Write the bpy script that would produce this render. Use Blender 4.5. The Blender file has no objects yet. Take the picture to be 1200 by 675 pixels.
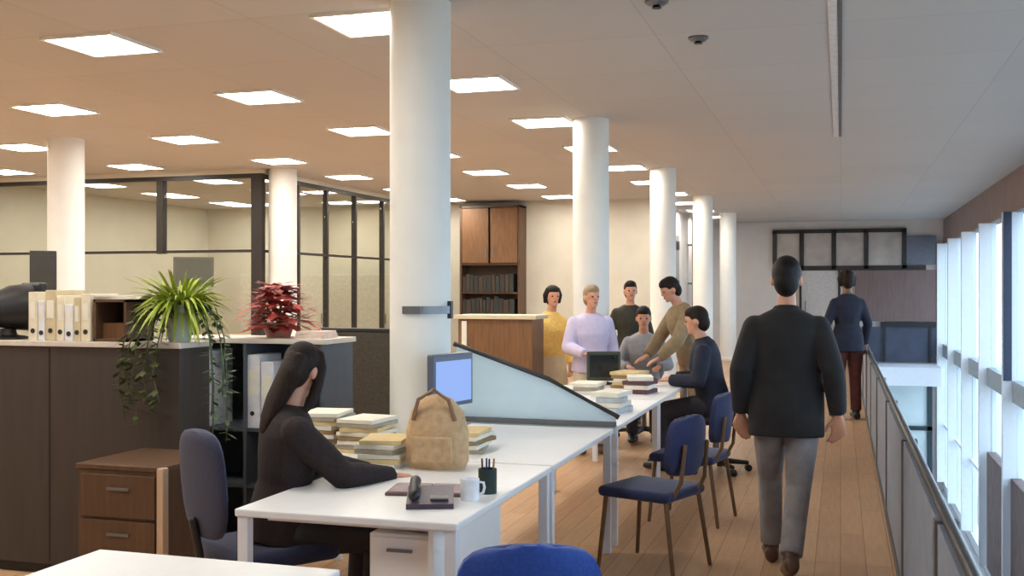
import bpy, bmesh, math, random
from mathutils import Vector, Matrix
R = math.radians
rnd = random.Random(7)
scene = bpy.context.scene
col = scene.collection
V = Vector

# ------------------------------------------------------------------ materials
def lin(c):
    out = []
    for v in c[:3]:
        v = v / 255.0
        out.append(v / 12.92 if v <= 0.04045 else ((v + 0.055) / 1.055) ** 2.4)
    return tuple(out) + (1.0,)

_m = {}
def mat(name, rgb, rough=0.6, metal=0.0, var=0.10, scale=18.0, bump=0.0, spec=0.5, stretch=None, sheen=0.0):
    """procedural surface: a base colour broken up by noise, optional fine bump"""
    if name in _m:
        return _m[name]
    m = bpy.data.materials.new(name); m.use_nodes = True
    nt = m.node_tree; n = nt.nodes; l = nt.links
    b = n['Principled BSDF']
    b.inputs['Roughness'].default_value = rough
    b.inputs['Metallic'].default_value = metal
    b.inputs['Specular IOR Level'].default_value = spec
    if sheen: b.inputs['Sheen Weight'].default_value = sheen
    tc = n.new('ShaderNodeTexCoord'); mp = n.new('ShaderNodeMapping')
    if stretch: mp.inputs['Scale'].default_value = stretch
    l.new(tc.outputs['Object'], mp.inputs['Vector'])
    nz = n.new('ShaderNodeTexNoise'); nz.inputs['Scale'].default_value = scale; nz.inputs['Detail'].default_value = 4
    l.new(mp.outputs['Vector'], nz.inputs['Vector'])
    rp = n.new('ShaderNodeValToRGB')
    c = lin(rgb)
    rp.color_ramp.elements[0].position = 0.3; rp.color_ramp.elements[1].position = 0.7
    rp.color_ramp.elements[0].color = tuple(max(0, v * (1 - var)) for v in c[:3]) + (1,)
    rp.color_ramp.elements[1].color = tuple(min(1, v * (1 + var)) for v in c[:3]) + (1,)
    l.new(nz.outputs['Fac'], rp.inputs['Fac']); l.new(rp.outputs['Color'], b.inputs['Base Color'])
    if bump:
        bp = n.new('ShaderNodeBump'); bp.inputs['Strength'].default_value = bump; bp.inputs['Distance'].default_value = 0.01
        l.new(nz.outputs['Fac'], bp.inputs['Height']); l.new(bp.outputs['Normal'], b.inputs['Normal'])
    _m[name] = m
    return m

def emis(name, rgb, strength):
    if name in _m: return _m[name]
    m = bpy.data.materials.new(name); m.use_nodes = True
    nt = m.node_tree; nt.nodes.clear()
    e = nt.nodes.new('ShaderNodeEmission'); o = nt.nodes.new('ShaderNodeOutputMaterial')
    e.inputs['Color'].default_value = lin(rgb); e.inputs['Strength'].default_value = strength
    nt.links.new(e.outputs[0], o.inputs[0]); _m[name] = m
    return m

def glass(name, rgb, clear=0.9, rough=0.02):
    """thin pane: mostly clear, a little mirror"""
    if name in _m: return _m[name]
    m = bpy.data.materials.new(name); m.use_nodes = True
    nt = m.node_tree; nt.nodes.clear(); N = nt.nodes.new
    t = N('ShaderNodeBsdfTransparent'); g = N('ShaderNodeBsdfGlossy'); mx = N('ShaderNodeMixShader'); o = N('ShaderNodeOutputMaterial')
    t.inputs['Color'].default_value = lin(rgb); g.inputs['Roughness'].default_value = rough
    g.inputs['Color'].default_value = (0.9, 0.9, 0.9, 1)
    mx.inputs['Fac'].default_value = 1 - clear
    nt.links.new(t.outputs[0], mx.inputs[1]); nt.links.new(g.outputs[0], mx.inputs[2]); nt.links.new(mx.outputs[0], o.inputs[0])
    _m[name] = m
    return m

def frosted(name, rgb):
    if name in _m: return _m[name]
    m = bpy.data.materials.new(name); m.use_nodes = True
    nt = m.node_tree; nt.nodes.clear(); N = nt.nodes.new
    d = N('ShaderNodeBsdfDiffuse'); t = N('ShaderNodeBsdfTranslucent'); mx = N('ShaderNodeMixShader')
    g = N('ShaderNodeBsdfGlossy'); mx2 = N('ShaderNodeMixShader'); o = N('ShaderNodeOutputMaterial')
    nz = N('ShaderNodeTexNoise'); nz.inputs['Scale'].default_value = 7
    rp = N('ShaderNodeValToRGB'); c = lin(rgb)
    rp.color_ramp.elements[0].color = tuple(v * 0.9 for v in c[:3]) + (1,); rp.color_ramp.elements[1].color = c
    nt.links.new(nz.outputs['Fac'], rp.inputs['Fac'])
    for k in (d, t): nt.links.new(rp.outputs['Color'], k.inputs['Color'])
    g.inputs['Roughness'].default_value = 0.25
    mx.inputs['Fac'].default_value = 0.5; mx2.inputs['Fac'].default_value = 0.06
    nt.links.new(d.outputs[0], mx.inputs[1]); nt.links.new(t.outputs[0], mx.inputs[2])
    nt.links.new(mx.outputs[0], mx2.inputs[1]); nt.links.new(g.outputs[0], mx2.inputs[2]); nt.links.new(mx2.outputs[0], o.inputs[0])
    _m[name] = m
    return m

def plank_floor():
    m = bpy.data.materials.new('wood_floor'); m.use_nodes = True
    nt = m.node_tree; n = nt.nodes; l = nt.links; b = n['Principled BSDF']
    tc = n.new('ShaderNodeTexCoord'); mp = n.new('ShaderNodeMapping')
    mp.inputs['Rotation'].default_value = (0, 0, R(90))
    l.new(tc.outputs['Object'], mp.inputs['Vector'])
    br = n.new('ShaderNodeTexBrick'); br.inputs['Scale'].default_value = 1.0
    br.inputs['Brick Width'].default_value = 1.6; br.inputs['Row Height'].default_value = 0.14
    br.inputs['Mortar Size'].default_value = 0.002
    br.inputs['Color1'].default_value = lin((198, 160, 122)); br.inputs['Color2'].default_value = lin((186, 147, 110))
    br.inputs['Mortar'].default_value = lin((130, 90, 60))
    l.new(mp.outputs['Vector'], br.inputs['Vector'])
    mp2 = n.new('ShaderNodeMapping'); mp2.inputs['Scale'].default_value = (14, 1.2, 1)
    l.new(tc.outputs['Object'], mp2.inputs['Vector'])
    nz = n.new('ShaderNodeTexNoise'); nz.inputs['Scale'].default_value = 3; nz.inputs['Detail'].default_value = 6
    l.new(mp2.outputs['Vector'], nz.inputs['Vector'])
    mx = n.new('ShaderNodeMixRGB'); mx.blend_type = 'OVERLAY'; mx.inputs['Fac'].default_value = 0.25
    l.new(br.outputs['Color'], mx.inputs['Color1']); l.new(nz.outputs['Fac'], mx.inputs['Color2'])
    l.new(mx.outputs['Color'], b.inputs['Base Color'])
    b.inputs['Roughness'].default_value = 0.42
    return m

def tile_ceiling():
    m = bpy.data.materials.new('ceiling_board'); m.use_nodes = True
    nt = m.node_tree; n = nt.nodes; l = nt.links; b = n['Principled BSDF']
    tc = n.new('ShaderNodeTexCoord')
    br = n.new('ShaderNodeTexBrick'); br.offset = 0
    br.inputs['Scale'].default_value = 1.0; br.inputs['Brick Width'].default_value = 1.2; br.inputs['Row Height'].default_value = 1.2
    br.inputs['Mortar Size'].default_value = 0.004
    br.inputs['Color1'].default_value = lin((192, 189, 186)); br.inputs['Color2'].default_value = lin((188, 185, 182))
    br.inputs['Mortar'].default_value = lin((172, 166, 158))
    l.new(tc.outputs['Object'], br.inputs['Vector']); l.new(br.outputs['Color'], b.inputs['Base Color'])
    b.inputs['Roughness'].default_value = 0.8
    return m

WHITE = mat('white_paint', (232, 230, 224), 0.5, var=0.02)
COLUMN = mat('column_plaster', (236, 236, 230), 0.55, var=0.02, scale=6)
CREAM = mat('cream_wall', (204, 198, 182), 0.8, var=0.04, scale=3)
CREAM2 = mat('pale_wall', (208, 200, 194), 0.8, var=0.04, scale=3)
LAMIN = mat('white_laminate', (236, 236, 236), 0.35, var=0.015)
LEGW = mat('white_metal', (228, 230, 236), 0.35, var=0.02)
DARKFR = mat('black_frame', (40, 34, 30), 0.45, var=0.1)
STEEL = mat('grey_steel', (120, 122, 126), 0.35, 0.6, var=0.06)
DKGREY = mat('charcoal_plastic', (40, 40, 43), 0.45, var=0.1)
BLACK = mat('black_plastic', (22, 20, 21), 0.45, var=0.1)
NAVY = mat('navy_fabric', (34, 42, 82), 0.85, var=0.18, scale=90, bump=0.2, sheen=0.15)
BLUE = mat('blue_fabric', (34, 70, 150), 0.8, var=0.15, scale=90, bump=0.2, sheen=0.15)
DKBROWN = mat('dark_brown_board', (60, 51, 46), 0.6, var=0.12, scale=4, stretch=(6, 6, 0.6))
OLIVE = mat('olive_brown_fabric', (66, 60, 50), 0.9, var=0.25, scale=60, bump=0.2)
WOOD = mat('mid_wood', (120, 84, 52), 0.5, var=0.2, scale=6, stretch=(6, 6, 0.7))
WOODD = mat('dark_wood', (88, 62, 42), 0.5, var=0.2, scale=6, stretch=(6, 6, 0.7))
WOODP = mat('pale_wood', (196, 168, 140), 0.5, var=0.1, scale=6, stretch=(6, 6, 0.7))
PAPER = mat('paper', (230, 224, 208), 0.85, var=0.04)
CARD = mat('manila_card', (214, 190, 140), 0.85, var=0.07)
GREYP = mat('balustrade_metal', (134, 144, 160), 0.6, 0.0, var=0.1, scale=5)
SKIN = mat('skin', (205, 150, 122), 0.5, var=0.06, scale=30)
SKIND = mat('deep_skin', (120, 82, 64), 0.5, var=0.06, scale=30)

# ------------------------------------------------------------------ mesh building
class MB:
    def __init__(s): s.bm = bmesh.new()
    def _add(s, fn):
        before = set(s.bm.verts); fn(); return [v for v in s.bm.verts if v not in before]
    def box(s, x0, x1, y0, y1, z0, z1, bevel=0.0, rot=0.0, segs=2):
        M = Matrix.Translation(((x0 + x1) / 2, (y0 + y1) / 2, (z0 + z1) / 2)) @ Matrix.Rotation(rot, 4, 'Z') @ Matrix.Diagonal((abs(x1 - x0), abs(y1 - y0), abs(z1 - z0), 1))
        r = bmesh.ops.create_cube(s.bm, size=1, matrix=M)
        if bevel:
            es = list({e for v in r['verts'] for e in v.link_edges})
            bmesh.ops.bevel(s.bm, geom=es, offset=bevel, segments=segs, affect='EDGES', profile=0.5)
        return s
    def mbox(s, M, sx, sy, sz, bevel=0.0):
        r = bmesh.ops.create_cube(s.bm, size=1, matrix=M @ Matrix.Diagonal((sx, sy, sz, 1)))
        if bevel:
            es = list({e for v in r['verts'] for e in v.link_edges})
            bmesh.ops.bevel(s.bm, geom=es, offset=bevel, segments=2, affect='EDGES', profile=0.5)
        return s
    def tube(s, pts, rad, lateral=None, n=14, cap=True):
        """loft of elliptical rings; rad entries are r or (r_lateral, r_other)"""
        pts = [V(p) for p in pts]; rings = []
        for i, p in enumerate(pts):
            t = (pts[min(i + 1, len(pts) - 1)] - pts[max(i - 1, 0)]).normalized()
            b = V(lateral) if lateral is not None else (V((1, 0, 0)) if abs(t.x) < 0.9 else V((0, 1, 0)))
            b = (b - t * b.dot(t)).normalized(); c = t.cross(b)
            r = rad[i] if isinstance(rad, (list, tuple)) else rad
            ra, rb = r if isinstance(r, (tuple, list)) else (r, r)
            rings.append([s.bm.verts.new(p + b * (ra * math.cos(2 * math.pi * k / n)) + c * (rb * math.sin(2 * math.pi * k / n))) for k in range(n)])
        for a, b in zip(rings, rings[1:]):
            for k in range(n):
                s.bm.faces.new((a[k], a[(k + 1) % n], b[(k + 1) % n], b[k]))
        if cap:
            s.bm.faces.new(list(reversed(rings[0]))); s.bm.faces.new(rings[-1])
        return s
    def ball(s, c, r, M=None, u=16, v=12):
        rr = r if isinstance(r, (tuple, list)) else (r, r, r)
        X = (M if M is not None else Matrix.Identity(4))
        X = X @ Matrix.Translation(c) @ Matrix.Diagonal((rr[0], rr[1], rr[2], 1))
        bmesh.ops.create_uvsphere(s.bm, u_segments=u, v_segments=v, radius=1, matrix=X)
        return s
    def limb(s, pts, rad, n=14):
        s.tube(pts, rad, n=n)
        for p, r in zip(pts, rad):
            s.ball(p, r if not isinstance(r, (tuple, list)) else min(r), u=n, v=8)
        return s
    def lathe(s, prof, c=(0, 0, 0), n=24):
        rings = [[s.bm.verts.new((c[0] + r * math.cos(2 * math.pi * k / n), c[1] + r * math.sin(2 * math.pi * k / n), c[2] + z)) for k in range(n)] for r, z in prof]
        for a, b in zip(rings, rings[1:]):
            for k in range(n): s.bm.faces.new((a[k], a[(k + 1) % n], b[(k + 1) % n], b[k]))
        s.bm.faces.new(list(reversed(rings[0]))); s.bm.faces.new(rings[-1])
        return s
    def prism(s, pts, d):
        a = [s.bm.verts.new(p) for p in pts]; b = [s.bm.verts.new(V(p) + V(d)) for p in pts]
        s.bm.faces.new(a); s.bm.faces.new(list(reversed(b)))
        for i in range(len(a)):
            j = (i + 1) % len(a); s.bm.faces.new((a[j], a[i], b[i], b[j]))
        return s
    def build(s, name, m, parent=None, smooth=False):
        bmesh.ops.recalc_face_normals(s.bm, faces=s.bm.faces)
        me = bpy.data.meshes.new(name); s.bm.to_mesh(me); s.bm.free()
        me.materials.append(m)
        if smooth:
            for p in me.polygons: p.use_smooth = True
            me.set_sharp_from_angle(angle=R(45))
        o = bpy.data.objects.new(name, me); col.objects.link(o)
        if parent is not None: o.parent = parent
        return o

def tag(o, label, cat, group=None, kind=None):
    o['label'] = label; o['category'] = cat
    if group: o['group'] = group
    if kind: o['kind'] = kind
    return o
def thing(name, label, cat, loc=(0, 0, 0), rz=0.0, group=None):
    o = bpy.data.objects.new(name, None); col.objects.link(o)
    o.empty_display_size = 0.1
    o.location = loc; o.rotation_euler = (0, 0, rz)
    return tag(o, label, cat, group)
def struct(o): o['kind'] = 'structure'; return o
def sthing(name, loc=(0, 0, 0)):
    o = bpy.data.objects.new(name, None); col.objects.link(o); o.location = loc; o['kind'] = 'structure'
    return o
def dup(root, loc, rz, label, group=None):
    r = root.copy(); col.objects.link(r); r.location = loc; r.rotation_euler = (0, 0, rz); r['label'] = label
    if group: r['group'] = group
    for ch in list(root.children):
        c = ch.copy(); col.objects.link(c); c.parent = r
        for g in list(ch.children):
            d = g.copy(); col.objects.link(d); d.parent = c
    return r

# ------------------------------------------------------------------ camera
CAMZ = 1.57; YAW = math.atan(385 / 1250.0)
cd = bpy.data.cameras.new('camera'); cam = bpy.data.objects.new('camera', cd); col.objects.link(cam)
cd.sensor_width = 36; cd.lens = 1250 / 1200 * 36; cd.clip_end = 500; cd.shift_y = 0.002
cam.location = (0, 0, CAMZ); cam.rotation_euler = (R(90), 0, YAW)
scene.camera = cam

# ------------------------------------------------------------------ the room
CEIL = 3.3; END = 28.0; FX = 2.4; PX = 0.325     # ceiling height, end wall, facade, balustrade
struct(MB().box(-13, PX + 0.16, -3, END, -0.3, 0).build('floor', plank_floor()))
struct(MB().box(PX + 0.16, FX, -3, END, -3.5, -3.3).build('floor_lower', mat('lower_floor', (170, 168, 168), 0.4, var=0.08, scale=2)))
struct(MB().box(PX + 0.08, PX + 0.16, -3, END, -3.3, -0.3).build('wall_lower', CREAM2))
struct(MB().box(-13, FX + 0.2, -3, END + 0.2, CEIL, CEIL + 0.2).build('ceiling', tile_ceiling()))
struct(MB().box(-13.2, -13, -3, 20, 0, CEIL).build('wall_left', CREAM))
struct(MB().box(-13.2, FX + 0.2, -3.2, -3, -3.3, CEIL).build('wall_near', CREAM2))
struct(MB().box(-13, -3.4, 20, 20.2, 0, CEIL).build('wall_back', CREAM))
struct(MB().box(-3.6, -3.4, 20.2, END, 0, CEIL).build('wall_inner', CREAM2))
struct(MB().box(-3.6, FX + 0.2, END, END + 0.2, -3.5, CEIL).build('wall_end', CREAM2))
# dark track with a lighter strip set along the corridor ceiling
struct(MB().box(-0.016, 0.010, -2.5, 12.5, CEIL - 0.012, CEIL).build('trim_1', mat('ceiling_track', (96, 92, 92), 0.5)))
struct(MB().box(-0.075, -0.02, -2.5, 12.5, CEIL - 0.012, CEIL).build('trim_2', mat('ceiling_strip', (214, 210, 206), 0.5)))
struct(MB().box(-3.4, -3.385, 20.2, END, 0, 0.1).box(-7.3, -3.4, 19.985, 20, 0, 0.1).build('baseboard_back', WHITE))

# facade on the right, beyond the void
fac = sthing('window_1')
FRM = mat('facade_white', (226, 232, 240), 0.4, var=0.02)
MB().box(FX, FX + 0.2, -3, END, 2.70, CEIL).build('bulkhead', mat('bulkhead_brown', (140, 122, 116), 0.6, var=0.08, scale=3), fac)
MB().box(FX - 0.03, FX + 0.2, -3, END, -0.05, 0.26).build('spandrel', mat('spandrel_grey', (150, 160, 165), 0.5), fac)
MB().box(FX, FX + 0.2, -3, END, -3.4, -3.1).build('sill', FRM, fac)
PANE = glass('facade_glass', (238, 246, 250), 0.92)
for k in range(12):
    y = -2.35 + 2.75 * k
    MB().box(FX - 0.16, FX + 0.12, y - 0.05, y + 0.05, -3.1, 2.70, 0.008).build('mullion', FRM, fac)
    if k == 7: MB().box(FX - 0.15, FX - 0.04, y - 0.09, y - 0.052, 0.26, 2.70).build('mullion_shade', mat('mullion_shade_blue', (44, 54, 78), 0.5), fac)  # shade on this backlit mullion's front face, painted as an added dark blue strip
    if k < 11:
        MB().box(FX + 0.03, FX + 0.042, y + 0.05, y + 2.70, 0.26, 2.70).build('pane', PANE, fac)
        MB().box(FX + 0.03, FX + 0.042, y + 0.05, y + 2.70, -3.1, -0.05).build('pane', PANE, fac)
    if k < 11:
        MB().box(FX, FX + 0.06, y + 0.05, y + 2.70, -1.75, -1.69).build('transom', FRM, fac)

MB().box(FX - 0.05, FX + 0.1, 14.4, 19.5, -3.1, -1.15, 0.005).build('brown_panel', mat('brown_pier', (120, 100, 98), 0.7, var=0.2, scale=5), fac)
# end wall: transom windows, doors, cladding, lower glazing
tw = sthing('window_2')
xs = [-1.60, -0.94, -0.16, 0.61, 1.50]
f = MB()
for x in xs: f.box(x - 0.055, x + 0.055, END - 0.09, END, 2.10, 3.06)
f.box(xs[0] - 0.055, xs[-1] + 0.055, END - 0.09, END, 3.0, 3.10).box(xs[0] - 0.055, 2.0, END - 0.09, END, 2.06, 2.18)
f.build('window_frame', DARKFR, tw)
for a, b in zip(xs, xs[1:]):
    MB().box(a + 0.055, b - 0.055, END - 0.05, END - 0.03, 2.18, 3.0).build('pane', mat('transom_glass', (178, 168, 160), 0.15, var=0.2, scale=2), tw)
dr = sthing('door_1')
MB().box(-1.0, -0.94, END - 0.08, END, 0, 2.06).box(-0.06, 0.0, END - 0.08, END, 0, 2.06).build('door_frame', DARKFR, dr)
MB().box(-0.94, -0.06, END - 0.05, END - 0.005, 0.01, 2.06).build('door_leaf', mat('door_pale', (192, 186, 182), 0.5), dr)
MB().tube([(-0.85, END - 0.09, 0.9), (-0.85, END - 0.09, 1.3)], 0.015).build('door_handle', STEEL, dr)
# brown cladding and dark glazing beyond the void, on a white slab
struct(MB().box(0.35, FX - 0.17, END - 0.12, END, 0.80, 2.06, 0.004).build('trim_3', mat('brown_cladding', (112, 92, 88), 0.6, var=0.15, scale=5, stretch=(8, 1, 0.5))))
struct(MB().box(1.55, FX - 0.17, END - 0.10, END, 2.20, 2.9).build('trim_4', mat('blue_grey_panel', (96, 100, 112), 0.5)))
lg = sthing('window_3')
MB().box(0.95, FX - 0.17, END - 0.14, END, 0.66, 0.78).box(1.0, 1.06, END - 0.14, END, -0.2, 0.66).box(2.06, 2.12, END - 0.14, END, -0.2, 0.66).build('window_frame', mat('frame_blueblack', (22, 22, 30), 0.5), lg)
MB().box(0.5, FX - 0.17, END - 0.08, END - 0.02, -0.2, 0.66).build('pane', mat('dark_glazing', (66, 72, 90), 0.15, var=0.2, scale=2), lg)
struct(MB().box(PX + 0.16, FX - 0.17, END - 1.6, END, -0.66, -0.23, 0.01).build('trim_5', mat('slab_white', (236, 240, 248), 0.4, var=0.02)))
lw = sthing('window_4')
TEAL = mat('teal_frame', (34, 52, 60), 0.5)
MB().box(2.02, 2.14, END - 0.14, END, -3.3, -0.75).box(0.6, 2.14, END - 0.14, END, -1.86, -1.76).box(0.6, 0.7, END - 0.14, END, -3.3, -0.75).build('window_frame', TEAL, lw)
MB().box(0.7, 2.02, END - 0.08, END - 0.02, -3.3, -1.86).build('pane', mat('pale_lower_glass', (206, 220, 222), 0.2, var=0.06, scale=2), lw)
MB().box(0.7, 2.02, END - 0.08, END - 0.02, -1.76, -0.75).build('pane', _m['pale_lower_glass'], lw)

# columns
for k in range(5):
    o = MB().lathe([(0.205, 0), (0.205, 0.05), (0.183, 0.06), (0.183, CEIL)], (0, 0, 0), 40).build('column', COLUMN, None, True)
    o.location = (-2.42, 5.98 + 4.6 * k, 0); struct(o)
for x, y in ((-8.5, 10.2), (-7.66, 13.68)):
    o = MB().lathe([(0.225, 0), (0.225, 0.06), (0.2, 0.07), (0.2, CEIL)], (0, 0, 0), 40).build('column', COLUMN, None, True)
    o.location = (x, y, 0); struct(o)

# glazed meeting room
gf = sthing('wall_glass_front'); GX = -7.93; GY = 13.46; GT = 3.17
RGLASS = glass('room_glass', (244, 246, 242), 0.9)
posts = [GX, -9.53, -11.13, -12.9]
m = MB()
for i, x in enumerate(posts):
    w = 0.085 if i == 0 else 0.055
    m.box(x - w, x + w, GY - 0.05, GY + 0.05, 2.10 if i == 1 else 0, GT)
m.box(-13, GX + 0.085, GY - 0.05, GY + 0.05, GT, GT + 0.06).box(-13, GX, GY - 0.03, GY + 0.03, 2.11, 2.15).box(-13, GX, GY - 0.04, GY + 0.04, 0, 0.08)
m.build('window_frame', DARKFR, gf)
for a, b in zip(posts, posts[1:]):
    MB().box(b + 0.06, a - 0.06, GY - 0.006, GY + 0.006, 2.16, GT).build('pane', RGLASS, gf)
for a, b in ((GX, -11.13), (-11.13, -12.9)): MB().box(b + 0.06, a - 0.06, GY - 0.006, GY + 0.006, 0.08, 2.11).build('pane', RGLASS, gf)
gs_ = sthing('wall_glass_side')
ys = [14.6, 15.55, 16.6, 17.75, 18.85, 19.94]
m = MB()
for y in ys: m.box(GX - 0.04, GX + 0.04, y - 0.03, y + 0.03, 0, GT)
m.box(GX - 0.04, GX + 0.04, GY, 20, GT, GT + 0.06).box(GX - 0.03, GX + 0.03, GY, 20, 2.11, 2.15).box(GX - 0.04, GX + 0.04, GY, 20, 0, 0.08)
m.build('window_frame', DARKFR, gs_)
for a, b in zip([GY] + ys, ys):
    MB().box(GX - 0.006, GX + 0.006, a + 0.06, b - 0.05, 0.08, 2.10).build('pane', RGLASS, gs_)
    MB().box(GX - 0.006, GX + 0.006, a + 0.06, b - 0.05, 2.16, GT).build('pane', RGLASS, gs_)
struct(MB().box(-13, GX + 0.085, GY - 0.05, GY + 0.05, GT + 0.06, CEIL).box(GX - 0.04, GX + 0.04, GY, 20, GT + 0.06, CEIL).build('trim_6', CREAM))

# ceiling lights: square recessed panels on a 2.2 x 2.12 m grid
LAMP = emis('lamp_diffuser', (255, 250, 240), 30.0)
lights = []
def make_light():
    t = thing('ceiling_light', 'x', 'ceiling light', (0, 0, CEIL)); h, w = 0.29, 0.265
    MB().box(-h, h, -h, -w, -0.02, 0).box(-h, h, w, h, -0.02, 0).box(-h, -w, -w, w, -0.02, 0).box(w, h, -w, w, -0.02, 0).build('frame', WHITE, t)
    MB().box(-w, w, -w, w, -0.016, -0.004).build('diffuser', LAMP, t)
    return t
ROWN = {-2.9: 'row along the white columns', -4.95: 'second row from the columns', -7.15: 'third row from the columns', -9.4: 'fourth row from the columns', -11.6: 'row by the far left wall'}
ORD = ['first', 'second', 'third', 'fourth', 'fifth', 'sixth', 'seventh', 'eighth', 'ninth', 'tenth', 'eleventh', 'twelfth', 'thirteenth', 'fourteenth']
proto = None
for x, rn in ROWN.items():
    # only the rows' lights that the photo shows get counted from the near end
    vis0 = 6.31 if x > -7 else (8.43 if x > -9 else 10.55 if x > -10 else 12.67)
    nvis = 0
    for k in range(-2, 12):
        y = 6.31 + 2.12 * k
        if y > (27 if x > -3 else 19.6): continue
        if y > vis0 - 0.1:
            lab = '%s square light panel from the near end of the %s' % (ORD[nvis], rn); nvis += 1
        else:
            lab = 'ceiling light panel of the %s, %s and out of frame' % (rn, ORD[k + 2 if k >= -2 else 0])
        if proto is None:
            proto = make_light(); proto['group'] = 'square ceiling light panels'; proto['label'] = lab
            proto.location = (x, y, CEIL)
        else:
            dup(proto, (x, y, CEIL), 0, lab)

# small ceiling fittings over the corridor
for (x, y, lab) in ((-0.93, 7.35, 'small dark round sprinkler head on the ceiling between columns and track'), (-1.05, 6.35, 'small dark ceiling vent nearest the top edge beside the track')):
    t = thing('smoke_detector', lab, 'ceiling fitting', (x, y, CEIL))
    MB().lathe([(0.07, 0), (0.07, -0.012), (0.045, -0.03)], n=20).build('base', STEEL, t, True)
    MB().lathe([(0.02, -0.03), (0.03, -0.045)], n=16).build('sensor', BLACK, t, True)

# balustrade along the void
bal = thing('balustrade', 'long grey metal balustrade with dark handrail beside the walkway', 'balustrade', (PX, 0, 0))
for k in range(15):
    y = -2.2 + 2.0 * k
    MB().box(-0.02, 0.04, y + 0.032, y + 1.968, 0.06, 0.80, 0.003).build('panel', GREYP, bal)
    MB().box(-0.03, 0.05, y - 0.03, y + 0.03, 0, 0.81, 0.004).build('post', STEEL, bal)
MB().box(-0.03, 0.05, -2.2, 27.8, 0, 0.06).build('kerb', mat('kerb_grey', (96, 92, 92), 0.6), bal)
MB().tube([(0.01, -2.2, 0.82), (0.01, 27.8, 0.82)], 0.019).build('handrail', mat('dark_rail', (62, 64, 68), 0.35, 0.4), bal, True)

# ------------------------------------------------------------------ furniture
def desk(label, x0, x1, y0, y1, z=0.74, panel=True):
    t = thing('desk', label, 'desk', ((x0 + x1) / 2, (y0 + y1) / 2, 0), 0, 'white desks of the bench')
    w, d = (x1 - x0) / 2, (y1 - y0) / 2
    MB().box(-w, w, -d, d, z - 0.03, z, 0.006).build('desktop', LAMIN, t)
    for sx in (-1, 1):
        for sy in (-1, 1):
            MB().box(sx * (w - 0.03) - 0.022, sx * (w - 0.03) + 0.022, sy * (d - 0.03) - 0.022, sy * (d - 0.03) + 0.022, 0, z - 0.03, 0.004).build('leg', LEGW, t)
    for yy in (-d + 0.16, d - 0.16): MB().box(-w + 0.06, w - 0.06, yy - 0.015, yy + 0.015, z - 0.07, z - 0.03).build('rail', LEGW, t)
    if panel:
        MB().box(w - 0.13, w - 0.11, -d + 0.05, d - 0.45, 0.12, z - 0.03).build('modesty_panel', LAMIN, t)
    return t
desk('empty white desk cut by the bottom edge, nearest the camera', -2.27, -1.42, 1.75, 2.88)
desk('white desk where the dark haired woman sits working', -2.20, -1.30, 3.56, 4.86)
desk('white desk between the seated woman and the sloped frosted screen', -2.20, -1.30, 4.89, 6.28, panel=False)
desk('white desk just behind the sloped frosted screen', -2.18, -1.30, 6.42, 8.0, panel=False)
desk('white desk with dark monitor near the standing group', -2.18, -1.30, 8.03, 9.6, panel=False)

# frosted divider with a sloping top
sc = thing('desk_divider', 'pale blue frosted desk screen with sloping dark top edge', 'desk screen', (0, 6.35, 0))
FRO = frosted('frosted_panel', (232, 248, 255))
prof = [(-2.32, 0.70), (-1.30, 0.70), (-1.30, 0.80), (-1.72, 1.01), (-2.32, 1.22)]
MB().prism([(x, -0.012, z) for x, z in prof], (0, 0.024, 0)).build('panel', FRO, sc)
MB().tube([(-2.34, 0, 1.23), (-1.72, 0, 1.02), (-1.28, 0, 0.80)], 0.016, n=8).build('top_trim', DKGREY, sc)
MB().box(-2.32, -1.30, -0.022, 0.022, 0.742, 0.775).build('rail', STEEL, sc)

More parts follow.
